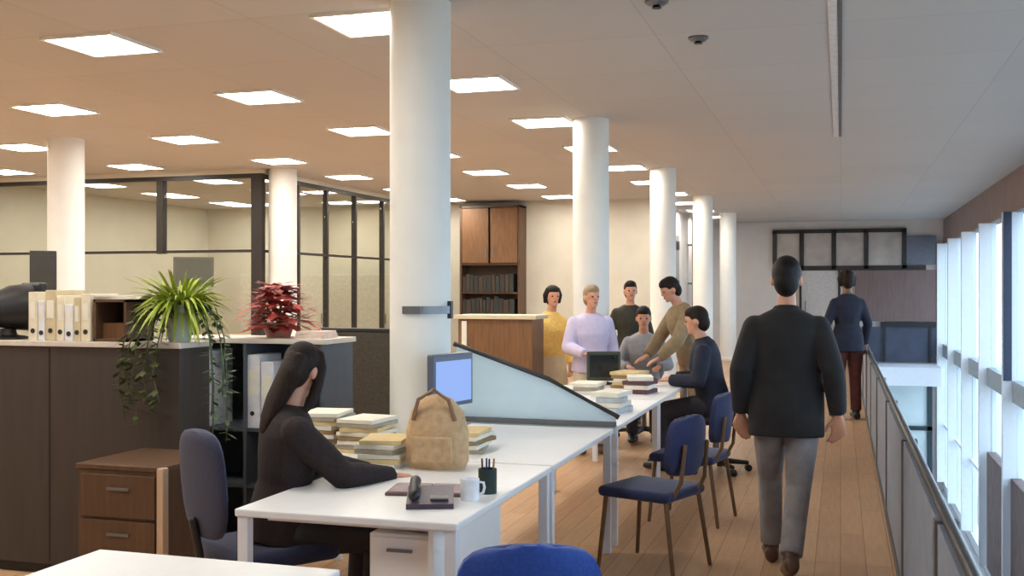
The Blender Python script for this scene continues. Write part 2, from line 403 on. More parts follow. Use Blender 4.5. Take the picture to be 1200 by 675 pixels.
def four_leg_chair(label, x, y, head, fab, legm, group=None):
    """upholstered chair, seat 0.45, facing +y in its own frame"""
    t = thing('blue_chair', label, 'chair', (x, y, 0), head - R(90), group)
    b = MB()
    b.box(-0.23, 0.23, -0.22, 0.23, 0.41, 0.47, 0.028, segs=4); b.build('seat', fab, t, True)
    # curved backrest
    m = MB(); n = 12; prof_z = [0.55, 0.56, 0.585, 0.63, 0.70, 0.76, 0.80, 0.83, 0.85, 0.862, 0.868]; wid = [0.11, 0.145, 0.18, 0.20, 0.206, 0.203, 0.195, 0.18, 0.155, 0.12, 0.07]
    rows = []
    for off in (0.0, -0.035):
        for z, w in zip(prof_z, wid):
            rows.append([m.bm.verts.new((w * (2 * k / n - 1), -0.22 - 0.10 * (z - 0.5) + off + 0.05 * (2 * k / n - 1) ** 2, z + (0 if z < 0.80 else 0.22 * (z - 0.80) * (1 - (2 * k / n - 1) ** 2)))) for k in range(n + 1)])
    L = len(prof_z)
    for a in range(2):
        for i in range(L - 1):
            for k in range(n):
                q = [rows[a * L + i][k], rows[a * L + i][k + 1], rows[a * L + i + 1][k + 1], rows[a * L + i + 1][k]]
                m.bm.faces.new(q)
    for i in range(L - 1):
        m.bm.faces.new((rows[i][0], rows[i + 1][0], rows[L + i + 1][0], rows[L + i][0]))
        m.bm.faces.new((rows[i][n], rows[L + i][n], rows[L + i + 1][n], rows[i + 1][n]))
    for k in range(n):
        m.bm.faces.new((rows[0][k], rows[L][k], rows[L][k + 1], rows[0][k + 1]))
        m.bm.faces.new((rows[L - 1][k], rows[L - 1][k + 1], rows[2 * L - 1][k + 1], rows[2 * L - 1][k]))
    m.build('backrest', fab, t, True)
    for sx in (-1, 1):
        MB().limb([(sx * 0.19, 0.19, 0.42), (sx * 0.215, 0.225, 0.012)], [0.014, 0.012], 10).build('leg', legm, t, True)
        MB().limb([(sx * 0.19, -0.19, 0.42), (sx * 0.215, -0.25, 0.012)], [0.014, 0.012], 10).build('leg', legm, t, True)
    for sx in (-1, 1):
        MB().limb([(sx * 0.14, -0.20, 0.42), (sx * 0.14, -0.255, 0.52), (sx * 0.13, -0.275, 0.72)], [0.012] * 3, 10).build('back_support', legm, t, True)
    return t
LEGB = mat('bronze_leg', (122, 92, 66), 0.4, 0.3)
four_leg_chair('bright blue chair cut by the bottom edge beside the near desks', -0.90, 3.02, R(112), BLUE, STEEL, 'blue chairs along the aisle')
four_leg_chair('navy chair on thin brown legs standing by the frosted screen', -1.02, 6.02, R(160), NAVY, LEGB, 'blue chairs along the aisle')
four_leg_chair('navy chair behind the one by the frosted screen', -0.98, 7.35, R(170), NAVY, LEGB, 'blue chairs along the aisle')

def office_chair(label, x, y, head, fab, top=1.0, group=None):
    t = thing('office_chair', label, 'chair', (x, y, 0), head - R(90), group)
    MB().box(-0.24, 0.24, -0.22, 0.25, 0.42, 0.50, 0.035, segs=4).build('seat', fab, t, True)
    m = MB(); zs = [0.55, 0.565, 0.60, 0.66, 0.75, top - 0.12, top - 0.07, top - 0.035, top - 0.012, top]; ws = [0.10, 0.145, 0.185, 0.215, 0.228, 0.224, 0.21, 0.185, 0.145, 0.08]
    m.tube([(0, -0.25 - 0.08 * (z - 0.5), z) for z in zs], [(w, 0.012 + 0.023 * min(1, w / 0.185)) for w in ws], lateral=(1, 0, 0), n=24)
    m.build('backrest', fab, t, True)
    MB().limb([(0, -0.12, 0.42), (0, -0.28, 0.44), (0, -0.315, 0.62)], [0.022, 0.02, 0.018], 10).build('back_support', BLACK, t, True)
    MB().tube([(0, 0, 0.09), (0, 0, 0.42)], [0.032, 0.026]).build('column', STEEL, t, True)
    b = MB()
    for k in range(5):
        a = 2 * math.pi * k / 5
        b.tube([(0, 0, 0.10), (0.28 * math.cos(a), 0.28 * math.sin(a), 0.075)], [0.028, 0.018], n=10)
    bs = b.build('base', BLACK, t, True)
    for k in range(5):
        a = 2 * math.pi * k / 5; p = V((0.28 * math.cos(a), 0.28 * math.sin(a), 0.03)); s_ = V((-math.sin(a), math.cos(a), 0))
        MB().tube([p - s_ * 0.022, p + s_ * 0.022], 0.03, lateral=(0, 0, 1), n=14).build('caster', BLACK, bs, True)
    return t
office_chair('dark blue office chair of the woman in black', -2.37, 4.07, R(56), mat('dark_blue_fabric', (30, 36, 66), 0.85, var=0.2, scale=90, bump=0.2, sheen=0.1), 0.99)
office_chair('black office chair under the person in navy by the aisle', -1.03, 9.35, R(180), BLACK, 0.92)

# storage with a pale top on the left
t = thing('storage_cabinet', 'long dark brown cabinet with pale top carrying papers and plant', 'cabinet', (-4.55, 5.08, 0))
MB().box(-1.35, 1.22, -0.22, 0.06, 0.06, 1.26, 0.004).build('body', DKBROWN, t)
MB().box(-1.36, 1.23, -0.235, 0.075, 1.26, 1.29, 0.004).build('top', mat('pale_top', (206, 196, 184), 0.5, var=0.04), t)
MB().box(-1.33, 1.20, -0.19, 0.05, 0, 0.06).build('plinth', BLACK, t)
for x in (-0.48, 0.39):
    MB().box(x - 0.003, x + 0.003, -0.2225, -0.2195, 0.08, 1.25).build('joint', BLACK, t)
# wooden pedestal beside it
t = thing('drawer_pedestal', 'low brown wooden drawer pedestal with pale front edge by office chair', 'cabinet', (-3.22, 4.46, 0))
MB().box(-0.26, 0.2, -0.2, 0.3, 0.05, 0.72, 0.004).build('body', WOODD, t)
MB().box(-0.27, 0.21, -0.21, 0.31, 0.72, 0.745, 0.004).build('top', WOODD, t)
MB().box(0.2, 0.235, -0.235, -0.19, 0, 0.745, 0.004).build('edge_post', WOODP, t)
for k in range(3):
    d = MB().box(-0.235, 0.175, -0.215, -0.2, 0.07 + 0.215 * k, 0.27 + 0.215 * k, 0.003).build('drawer', WOODD, t)
    MB().box(-0.08, 0.04, -0.228, -0.215, 0.20 + 0.215 * k, 0.212 + 0.215 * k).build('handle', STEEL, d)
# open unit behind, with white files
t = thing('open_shelf_unit', 'grey open shelving unit with pale top holding white files', 'shelf', (-3.45, 5.85, 0))
SLATE = mat('slate_grey', (74, 80, 88), 0.6, var=0.08)
MB().box(-0.52, 0.55, 0.17, 0.2, 0.04, 1.25).build('back_panel', SLATE, t)
for x in (-0.52, 0.02, 0.53): MB().box(x, x + 0.02, -0.2, 0.17, 0, 1.25).build('side_panel', SLATE, t)
for z in (0.04, 0.38, 0.72): MB().box(-0.5, 0.53, -0.19, 0.17, z, z + 0.02).build('shelf', SLATE, t)
MB().box(-0.54, 0.57, -0.21, 0.21, 1.25, 1.28, 0.004).build('top', mat('pale_top', (206, 196, 184)), t)
def binder(label, x, y, z, w, h, d, m, rz=0, grp=None):
    t = thing('box_file', label, 'file', (x, y, z), rz, grp)
    MB().box(-w / 2, w / 2, -d / 2, d / 2, 0, h, 0.004).build('cover', m, t)
    MB().box(-w / 2 + 0.012, w / 2 - 0.012, -d / 2 - 0.002, -d / 2 + 0.002, h * 0.45, h * 0.8).build('spine_label', PAPER, t)
    MB().tube([(0, -d / 2 - 0.003, h * 0.2), (0, -d / 2 + 0.003, h * 0.2)], min(0.014, w * 0.3), n=14).build('finger_hole', DKGREY, t)
WFILE = mat('white_file', (222, 222, 226), 0.5)
for j, (x, w, h) in enumerate(((-3.73, 0.11, 0.46), (-3.38, 0.10, 0.44), (-3.28, 0.085, 0.40))):
    binder(('tall white box file in the shelf unit beside the pot', 'tall white box file in the shelf unit under red plant', 'shorter white box file leaning by the woman\'s hair')[j], x, 5.80, 0.74, w, h, 0.26, WFILE, 0, 'white files in the shelf unit')
# olive brown divider behind the woman
t = thing('partition_screen', 'dark olive brown fabric screen behind the paper pile', 'screen', (-3.42, 7.3, 0))
MB().box(-0.34, 0.40, -0.03, 0.03, 0.08, 1.26, 0.012).build('panel', OLIVE, t)
MB().box(-0.35, 0.41, -0.035, 0.035, 1.26, 1.285, 0.004).build('cap', DKGREY, t)
for x in (-0.3, 0.34): MB().box(x, x + 0.05, -0.2, 0.2, 0, 0.03, 0.004).box(x, x + 0.05, -0.02, 0.02, 0.03, 0.09).build('foot', DKGREY, t)
# brown wooden counter by the group
t = thing('wooden_counter', 'brown wooden counter with pale top left of the group', 'counter', (-3.13, 9.95, 0))
MB().box(-0.42, 0.33, -0.2, 0.2, 0.05, 1.29, 0.004).build('body', WOOD, t)
MB().box(-0.46, 0.37, -0.23, 0.23, 1.29, 1.33, 0.004).build('top', mat('pale_top2', (214, 200, 170), 0.5, var=0.04), t)
MB().box(-0.38, -0.33, -0.215, -0.2, 0.8, 1.27).build('edge_strip', PAPER, t)
MB().box(-0.4, 0.31, -0.17, 0.18, 0, 0.05).build('plinth', BLACK, t)
# tall cupboard with dark shelves on the back wall
t = thing('tall_bookcase', 'tall brown wooden bookcase on the back wall behind the nearest column', 'bookcase', (-6.4, 19.75, 0))
MB().box(-0.68, -0.64, -0.22, 0.22, 0, 3.2).box(0.50, 0.54, -0.22, 0.22, 0, 3.2).box(-0.64, 0.50, 0.18, 0.22, 0, 3.2).box(-0.68, 0.54, -0.22, 0.22, 3.16, 3.2).build('carcass', WOODD, t)
for z in (0.04, 0.6, 1.05, 1.5, 2.05): MB().box(-0.64, 0.50, -0.2, 0.18, z, z + 0.03).build('shelf', WOODD, t)
for x in (-0.64, -0.06):
    d = MB().box(x + 0.01, x + 0.55, -0.23, -0.2, 2.09, 3.15, 0.004).build('door', WOOD, t)
    MB().box(x + (0.49 if x < -0.3 else 0.05), x + (0.51 if x < -0.3 else 0.07), -0.25, -0.23, 2.2, 2.4).build('handle', STEEL, d)
for z in (1.08, 1.53):
    x = -0.62; i = 0
    while x < 0.40:
        w = 0.06 + 0.05 * rnd.random(); h = 0.30 + 0.06 * rnd.random()
        b = thing('box_file', 'dark spine number %s on the %s shelf of the tall bookcase' % (ORD[i], 'upper' if z > 1.3 else 'lower'), 'file', (-6.4 + x + w / 2, 19.66, z), 0, 'dark files in the tall bookcase')
        MB().box(-w / 2, w / 2, -0.13, 0.13, 0, h, 0.004).build('cover', mat('dark_file%d' % (i % 3), ((46, 42, 38), (62, 48, 36), (38, 44, 42))[i % 3], 0.6), b)
        x += w + 0.006; i += 1
# grey noticeboard between the columns
t = thing('notice_board', 'narrow grey noticeboard with dark panels on the wall between columns', 'noticeboard', (-3.398, 22.6, 0))
MB().box(0, 0.03, -0.75, 0.75, 1.5, 2.75, 0.004).build('board', mat('grey_board', (140, 136, 130), 0.8), t)
for z0, z1 in ((1.62, 1.78), (2.45, 2.62)): MB().box(0.03, 0.045, -0.7, 0.7, z0, z1).build('dark_panel', DKGREY, t)
# dark post at the wall end
t = thing('service_pipe', 'dark vertical pipe rising along the far wall between columns', 'pipe', (-3.25, 25.0, 0))
MB().tube([(0, 0, 0), (0, 0, CEIL)], 0.06, n=16).build('pipe', DARKFR, t, True)
for z in (0.8, 1.7, 2.6): MB().box(-0.15, 0.02, -0.07, 0.07, z, z + 0.04).build('bracket', STEEL, t)
# tall dark locker far left
t = thing('metal_locker', 'tall narrow dark grey locker standing behind the pale files', 'locker', (-6.9, 8.0, 0), R(40))
MB().box(-0.12, 0.10, -0.2, 0.2, 0.04, 1.92, 0.006).build('body', mat('locker_grey', (64, 62, 56), 0.5, 0.2), t)
d = MB().box(-0.11, 0.09, -0.215, -0.2, 0.08, 1.88, 0.003).build('door', mat('locker_grey', (64, 62, 56)), t)
MB().box(0.07, 0.085, -0.235, -0.215, 0.95, 1.1).build('handle', STEEL, d)
MB().box(-0.14, 0.12, -0.18, 0.18, 0, 0.04).build('plinth', BLACK, t)

# inside the glazed room: pale cupboards and a wall screen
for k, x in enumerate((-8.65, -9.95, -11.25)):
    t = thing('wall_cupboard', ('pale cream cupboard inside the glazed room, next to its corner', 'pale cream cupboard in the middle of the glazed room', 'pale cream cupboard at the far left of the glazed room')[k], 'cupboard', (x, 19.7, 0), 0, 'cream cupboards in the glazed room')
    MB().box(-0.62, 0.62, -0.25, 0.28, 0.06, 1.9, 0.006).build('body', mat('cupboard_cream', (208, 202, 186), 0.6), t)
    for s in (-1, 1):
        d = MB().box(s * 0.31 - 0.3, s * 0.31 + 0.3, -0.27, -0.25, 0.1, 1.87, 0.004).build('door', mat('cupboard_cream', (0, 0, 0)), t)
        MB().box(s * 0.05 - 0.008, s * 0.05 + 0.008, -0.29, -0.27, 0.9, 1.1).build('handle', STEEL, d)
    MB().box(-0.6, 0.6, -0.22, 0.26, 0, 0.06).build('plinth', BLACK, t)
t = thing('meeting_table', 'long pale meeting table inside the glazed room', 'table', (-10.2, 17.3, 0))
MB().box(-1.3, 1.3, -0.5, 0.5, 0.71, 0.74, 0.006).build('table_top', WOODP, t)
for sx in (-1, 1):
    for sy in (-1, 1): MB().box(sx * 1.2 - 0.03, sx * 1.2 + 0.03, sy * 0.42 - 0.03, sy * 0.42 + 0.03, 0, 0.71).build('leg', STEEL, t)
t = thing('display_screen', 'dark grey screen on a stand inside the glazed room', 'screen', (-9.55, 14.3, 0), R(35))
MB().box(-0.30, 0.30, -0.03, 0.03, 1.62, 2.08, 0.01).build('bezel', mat('screen_grey', (70, 72, 66), 0.4), t)
MB().box(-0.27, 0.27, -0.034, -0.03, 1.65, 2.05).build('display', mat('screen_dark', (60, 66, 60), 0.2), t)
MB().tube([(0, 0.02, 0.03), (0, 0.02, 1.75)], 0.03).build('pole', BLACK, t, True)
MB().box(-0.3, 0.3, -0.25, 0.25, 0, 0.03, 0.01).build('base', BLACK, t)

# ------------------------------------------------------------------ things on top of the storage
TOPZ = 1.29
CB = [mat('cream_file', (222, 212, 186), 0.7), mat('white_file', (0, 0, 0)), mat('buff_file', (200, 186, 150), 0.7)]
x = -4.31
for i in range(7):
    w = (0.06, 0.045, 0.07, 0.05, 0.055, 0.045, 0.06)[i]; h = (0.27, 0.22, 0.28, 0.25, 0.20, 0.24, 0.26)[i]
    binder('%s pale file from the left in the row on the brown cabinet' % ORD[i], x + w / 2, 4.99, TOPZ, w, h, 0.24, CB[i % 3], 0, 'pale files on the brown cabinet')
    x += w + 0.004
t = thing('wooden_box', 'dark brown wooden tray box beside the green plant', 'box', (-3.77, 4.99, TOPZ))
MB().box(-0.11, 0.10, -0.12, 0.12, 0, 0.015).box(-0.11, -0.095, -0.12, 0.12, 0, 0.23).box(0.085, 0.10, -0.12, 0.12, 0, 0.23).box(-0.11, 0.10, 0.105, 0.12, 0, 0.23).box(-0.11, 0.10, -0.12, 0.12, 0.215, 0.23).build('frame', WOODD, t)
MB().box(-0.095, 0.085, -0.06, 0.1, 0.015, 0.10).build('inner_tray', WOOD, t)
t = thing('paper_stack', 'thin stack of cream paper lying on the wooden box', 'paper', (-3.74, 4.99, TOPZ + 0.23))
for k in range(3): MB().box(-0.15, 0.15, -0.105, 0.105, 0.007 * k, 0.007 * k + 0.0065, 0, R(3 * k - 3)).build('sheaf', PAPER, t)
# bulky black monitor seen from behind at the frame's edge
def crt(label, x, y, z, rz, m, s=1.0):
    t = thing('computer_monitor', label, 'monitor', (x, y, z), rz)
    MB().box(-0.19 * s, 0.19 * s, -0.2 * s, -0.14 * s, 0.05 * s, 0.38 * s, 0.015).build('bezel', m, t)
    MB().box(-0.16 * s, 0.16 * s, -0.204 * s, -0.2 * s, 0.09 * s, 0.34 * s).build('display', mat('screen_off', (30, 34, 34), 0.15), t)
    MB().tube([(0, -0.14 * s, 0.215 * s), (0, -0.02 * s, 0.21 * s), (0, 0.12 * s, 0.19 * s), (0, 0.18 * s, 0.19 * s)], [(0.185 * s, 0.16 * s), (0.165 * s, 0.15 * s), (0.10 * s, 0.10 * s), (0.09 * s, 0.085 * s)], lateral=(1, 0, 0), n=20).build('housing', m, t, True)
    MB().lathe([(0.13 * s, 0), (0.13 * s, 0.015 * s), (0.06 * s, 0.03 * s), (0.05 * s, 0.07 * s)], n=20).build('base', m, t, True)
    return t
crt('black monitor at the left edge on the brown cabinet', -4.56, 4.99, TOPZ, R(150), BLACK, 0.85)

def blade_mesh(bl, m, parent=None, name='foliage'):
    """bl: list of (root, dir_horizontal, length, lift, droop, width) arching narrow leaves"""
    mb = MB()
    for (p, az, L, lift, droop, w) in bl:
        d = V((math.cos(az), math.sin(az), 0)); sd = V((-math.sin(az), math.cos(az), 0)); prev = None; n = 7
        for k in range(n + 1):
            u = k / n
            c = V(p) + d * (L * u) + V((0, 0, lift * u - droop * u * u))
            ww = w * (0.35 + 1.6 * u * (1 - u) * 1.6) * (1 if u < 1 else 0.1) * (1 - 0.6 * u)
            cur = [mb.bm.verts.new(c - sd * ww + V((0, 0, ww * 0.5))), mb.bm.verts.new(c), mb.bm.verts.new(c + sd * ww + V((0, 0, ww * 0.5)))]
            if prev:
                for j in range(2): mb.bm.faces.new((prev[j], prev[j + 1], cur[j + 1], cur[j]))
            prev = cur
    return mb.build(name, m, parent, True)
LEAF = mat('leaf_yellowgreen', (150, 164, 52), 0.5, var=0.35, scale=9)
LEAF2 = mat('leaf_olive', (70, 76, 30), 0.55, var=0.3, scale=9)
LEAF3 = mat('leaf_green', (84, 104, 66), 0.55, var=0.3, scale=9)
REDL = mat('leaf_red', (168, 62, 56), 0.5, var=0.35, scale=9)
t = thing('potted_plant', 'yellow-green trailing plant in a pale pot on the brown cabinet', 'plant', (-3.42, 4.99, TOPZ))
MB().lathe([(0.055, 0), (0.062, 0.02), (0.075, 0.17), (0.08, 0.20), (0.068, 0.20), (0.064, 0.17)], n=28).build('pot', mat('pot_pale', (176, 184, 172), 0.5), t, True)
MB().lathe([(0.06, 0.165), (0.064, 0.175)], n=20).build('soil', mat('soil', (46, 36, 28), 0.9), t)
bl = []
for k in range(270):
    az = rnd.uniform(0, 2 * math.pi); L = rnd.uniform(0.08, 0.29)
    bl.append(((0.03 * math.cos(az), 0.03 * math.sin(az), 0.18), az, L, rnd.uniform(0.08, 0.30), rnd.uniform(0.06, 0.34), rnd.uniform(0.010, 0.019)))
blade_mesh(bl, LEAF, t, 'leaves')
def vine(parent, pts, m, nleaf, name='trailing_stem', size=0.035):
    mb = MB(); mb.tube(pts, 0.004, n=6)
    P = [V(p) for p in pts]
    for k in range(nleaf):
        u = (k + rnd.random()) / nleaf * (len(P) - 1); i = min(int(u), len(P) - 2); q = P[i].lerp(P[i + 1], u - i)
        az = rnd.uniform(0, 2 * math.pi); d = V((math.cos(az), math.sin(az), rnd.uniform(-0.8, 0.3))).normalized(); s_ = d.cross(V((0, 0, 1))).normalized()
        a = [mb.bm.verts.new(q), mb.bm.verts.new(q + d * size + s_ * size * 0.5), mb.bm.verts.new(q + d * size * 2), mb.bm.verts.new(q + d * size - s_ * size * 0.5)]
        mb.bm.faces.new(a)
    return mb.build(name, m, parent)
for (x0, ln, m) in ((-0.09, 0.42, LEAF2), (-0.02, 0.34, LEAF2), (-0.17, 0.40, LEAF2), (0.04, 0.30, LEAF2), (-0.13, 0.30, LEAF2)):
    vine(t, [(0.0, -0.05, 0.18), (x0 * 0.8, -0.17, 0.16), (x0, -0.25, 0.0), (x0 - 0.02, -0.265, -0.5 * ln), (x0 + 0.02, -0.268, -ln)], m, 46)
for x0, y0, ln in ((0.16, 0.05, 0.50), (0.20, 0.12, 0.55), (0.185, 0.0, 0.40), (0.22, 0.05, 0.30)):
    vine(t, [(0.03, 0.0, 0.18), (x0 * 0.7, y0, 0.2), (x0, y0, 0.02), (x0 + 0.02, y0, -0.5 * ln), (x0, y0 + 0.02, -ln)], LEAF3, 44)
t = thing('red_plant', 'bushy red-leaved plant in a low tan pot behind the woman', 'plant', (-3.30, 5.84, 1.28))
MB().lathe([(0.07, 0), (0.10, 0.08), (0.105, 0.09), (0.09, 0.09)], n=28).build('pot', mat('pot_tan', (190, 140, 118), 0.6), t, True)
mb = MB()
for k in range(360):
    az = rnd.uniform(0, 2 * math.pi); h = rnd.uniform(0.06, 0.33); rr = min(0.19, (0.36 - h) * 0.95 + 0.02); r0 = rnd.uniform(0.2, 1) * rr
    q = V((r0 * math.cos(az), r0 * math.sin(az), h)); d = V((math.cos(az), math.sin(az), rnd.uniform(-0.5, 0.3))).normalized(); s_ = d.cross(V((0, 0, 1))).normalized(); L = rnd.uniform(0.05, 0.08)
    a = [mb.bm.verts.new(q), mb.bm.verts.new(q + d * L * 0.7 + s_ * L * 0.45), mb.bm.verts.new(q + d * L * 1.7), mb.bm.verts.new(q + d * L * 0.7 - s_ * L * 0.45)]
    mb.bm.faces.new(a)
mb.build('leaves', REDL, t)
mb = MB()
for k in range(7):
    az = 2 * math.pi * k / 7; mb.tube([(0, 0, 0.08), (0.05 * math.cos(az), 0.05 * math.sin(az), 0.16), (0.09 * math.cos(az), 0.09 * math.sin(az), 0.22)], 0.005, n=6)
mb.build('stem', WOODD, t)
t = thing('paper_stack', 'small pinkish paper stack right of the red plant', 'paper', (-3.02, 5.80, 1.28))
for k in range(3): MB().box(-0.09, 0.09, -0.11, 0.11, 0.015 * k, 0.015 * k + 0.014, 0, R(5 * k)).build('sheaf', mat('pink_paper', (226, 204, 190), 0.8), t)

# ------------------------------------------------------------------ things on the desks
DZ = 0.74
def stack(label, x, y, z, n, w, d, mats, grp=None, hh=0.022):
    t = thing('paper_stack', label, 'paper', (x, y, z), 0, grp)
    for k in range(n):
        MB().box(-w / 2, w / 2, -d / 2, d / 2, hh * k, hh * k + hh * 0.93, 0.002, R(rnd.uniform(-14, 14))).build('folder', mats[k % len(mats)], t)
    return t
SM = [PAPER, CARD, mat('grey_folder', (168, 158, 140), 0.8), PAPER, mat('brown_folder', (150, 122, 84), 0.8)]
PG = 'paper piles behind the working woman'
t = thing('side_table', 'small white side table bearing papers behind the woman', 'table', (-2.52, 5.30, 0))
MB().box(-0.30, 0.30, -0.40, 0.36, 0.70, 0.73, 0.006).build('table_top', LAMIN, t)
for sx in (-1, 1):
    for y_ in (-0.37, 0.33): MB().box(sx * 0.27 - 0.02, sx * 0.27 + 0.02, y_ - 0.02, y_ + 0.02, 0, 0.70, 0.003).build('leg', LEGW, t)
stack('leftmost pile of mixed papers on the small side table', -2.62, 5.15, 0.73, 9, 0.21, 0.27, SM, PG)
stack('pile of cream papers on the side table next to the desk', -2.37, 5.12, 0.73, 8, 0.21, 0.27, SM[1:] + SM[:1], PG)
stack('paper pile beside the woman\'s arm on her desk', -2.07, 4.68, DZ, 6, 0.20, 0.26, [PAPER, CARD, PAPER, SM[2]], PG)
stack('pile of mixed folders behind the tan bag', -1.86, 5.22, DZ, 5, 0.21, 0.28, SM[2:] + SM[:2], PG)
t = thing('drawer_pedestal', 'white drawer pedestal under the right end of the woman\'s desk', 'cabinet', (-1.53, 3.93, 0))
MB().box(-0.16, 0.10, -0.26, 0.30, 0.04, 0.66, 0.004).build('body', LAMIN, t)
MB().box(-0.15, 0.09, -0.24, 0.28, 0, 0.04).build('plinth', STEEL, t)
for k in range(3):
    d = MB().box(-0.15, 0.09, -0.275, -0.26, 0.06 + 0.2 * k, 0.25 + 0.2 * k, 0.003).build('drawer', LAMIN, t)
    MB().box(-0.08, 0.02, -0.287, -0.275, 0.20 + 0.2 * k, 0.21 + 0.2 * k).build('handle', STEEL, d)
# tan shoulder bag with rounded top
t = thing('tan_bag', 'tan rounded bag standing on the desk before the column', 'bag', (-1.80, 4.66, DZ), R(5))
t.scale = (1.2, 1.2, 1.2)
TAN = mat('tan_canvas', (196, 164, 124), 0.85, var=0.15, scale=40, bump=0.2)
MB().tube([(0, 0, 0.0), (0, 0, 0.03), (0, 0, 0.14), (0, 0, 0.22), (0, 0, 0.27), (0, 0, 0.285)], [(0.11, 0.06), (0.125, 0.075), (0.125, 0.08), (0.105, 0.06), (0.06, 0.03), (0.02, 0.01)], lateral=(1, 0, 0), n=28).build('body', TAN, t, True)
MB().tube([(-0.085, -0.05, 0.19), (-0.06, -0.055, 0.27), (0, -0.055, 0.31), (0.06, -0.055, 0.27), (0.085, -0.05, 0.19)], 0.008, n=8).build('strap', mat('tan_strap', (140, 108, 80), 0.7), t, True)
MB().box(-0.08, 0.08, -0.088, -0.07, 0.03, 0.13, 0.006).build('pocket', TAN, t)
# blue LCD
t = thing('flat_monitor', 'flat monitor with glowing blue screen before the nearest column', 'monitor', (-2.12, 5.70, DZ), R(76))
MB().box(-0.20, 0.20, -0.02, 0.025, 0.17, 0.47, 0.008).build('bezel', mat('slate_bezel', (84, 92, 110), 0.4), t)
MB().box(-0.175, 0.175, -0.024, -0.02, 0.195, 0.43).build('display', emis('blue_display', (150, 178, 240), 1.0), t)
MB().box(-0.02, 0.02, 0.02, 0.05, 0.01, 0.3).build('neck', STEEL, t)
MB().lathe([(0.11, 0), (0.11, 0.01), (0.04, 0.02)], n=24).build('base', STEEL, t, True)
# grey bracket on the column
t = thing('column_bracket', 'thin grey shelf bracket clamped to the nearest column', 'bracket', (-2.42, 5.98, 1.43))
m = MB(); ring = []
for k in range(17):
    an = R(-100 + 100 * k / 16)
    ring.append([m.bm.verts.new((q * math.cos(an), q * math.sin(an), z)) for q, z in ((0.184, 0), (0.20, 0), (0.20, 0.045), (0.184, 0.045))])
for p_, q_ in zip(ring, ring[1:]):
    for j in range(4): m.bm.faces.new((p_[j], p_[(j + 1) % 4], q_[(j + 1) % 4], q_[j]))
m.bm.faces.new(ring[0]); m.bm.faces.new(ring[-1])
m.build('band', STEEL, t)
MB().box(0.16, 0.205, -0.02, 0.02, -0.03, 0.075, 0.004).build('clamp', DKGREY, t)
# small things at the near desk's right corner
def mug(label, x, y, z, m, rz=0):
    t = thing('mug', label, 'mug', (x, y, z), rz)
    MB().lathe([(0.034, 0), (0.038, 0.01), (0.038, 0.085), (0.034, 0.085), (0.033, 0.02)], n=24).build('cup', m, t, True)
    MB().tube([(0.036, 0, 0.07), (0.058, 0, 0.065), (0.062, 0, 0.045), (0.056, 0, 0.025), (0.036, 0, 0.02)], 0.006, n=8).build('handle', m, t, True)
mug('white mug at the right corner of the woman\'s desk', -1.40, 3.98, DZ, mat('white_glaze', (240, 242, 248), 0.2), R(40))
t = thing('pen_pot', 'dark green pen pot behind the white mug', 'pen pot', (-1.38, 4.14, DZ))
MB().lathe([(0.038, 0), (0.038, 0.10), (0.034, 0.10), (0.034, 0.02)], n=20).build('pot', mat('dark_green', (28, 48, 42), 0.5), t, True)
for k in range(4): MB().tube([(0.012 * (k - 1.5), 0.008 * (k % 2), 0.02), (0.016 * (k - 1.5), 0.012 * (k % 2), 0.14)], 0.004, n=8).build('pen', (BLACK, BLUE, BLACK, SM[4])[k], t)
t = thing('notebook', 'purple-brown notebook lying open on the woman\'s desk', 'book', (-1.62, 4.10, DZ), R(10))
MB().box(-0.16, 0.0, -0.11, 0.11, 0, 0.012, 0.002).box(0.002, 0.16, -0.11, 0.11, 0, 0.012, 0.002).build('cover', mat('plum_cover', (112, 88, 92), 0.7), t)
MB().box(-0.15, -0.004, -0.10, 0.10, 0.012, 0.016).box(0.006, 0.15, -0.10, 0.10, 0.012, 0.016).build('pages', mat('mauve_pages', (168, 150, 152), 0.8), t)
t = thing('telephone', 'dark desk telephone beside the open notebook', 'telephone', (-1.52, 3.86, DZ), R(20))
MB().prism([(-0.09, -0.10, 0), (-0.09, 0.10, 0), (-0.09, 0.10, 0.055), (-0.09, -0.10, 0.02)], (0.18, 0, 0)).build('base', mat('phone_plum', (70, 56, 72), 0.4), t)
MB().limb([(-0.06, -0.085, 0.05), (-0.065, 0, 0.075), (-0.06, 0.085, 0.075)], [0.022, 0.015, 0.022], 12).build('handset', BLACK, t, True)
for r_ in range(4):
    for c_ in range(3): pass
MB().box(0.0, 0.07, -0.07, 0.03, 0.028, 0.036, 0.002, 0).build('keypad', STEEL, t)
# further desks
crt('dark green-grey monitor on the far desk near the group', -2.02, 9.25, DZ, R(20), mat('green_grey', (56, 62, 50), 0.5), 0.78)
stack('scatter of cream papers on the desk behind the frosted screen', -2.0, 7.6, DZ, 4, 0.24, 0.32, [PAPER, CARD, SM[4], PAPER], 'papers on the far desks', 0.03)
stack('tan and cream folders beside the dark far monitor', -1.72, 9.0, DZ, 5, 0.24, 0.30, [SM[4], CARD, PAPER], 'papers on the far desks', 0.028)
stack('low pale papers at the near end of the far desk', -1.95, 8.4, DZ, 3, 0.24, 0.32, [PAPER, SM[2]], 'papers on the far desks', 0.03)
for k, (x, y, c, lab) in enumerate(((-1.55, 8.55, (96, 60, 66), 'dark red book stack on the far desk by the aisle'), (-1.5, 7.2, (190, 196, 200), 'pale grey folder stack on the desk behind the screen'))):
    stack(lab, x, y, DZ, 4, 0.2, 0.27, [mat('fold%d' % k, c, 0.7), PAPER], 'papers on the far desks', 0.035)

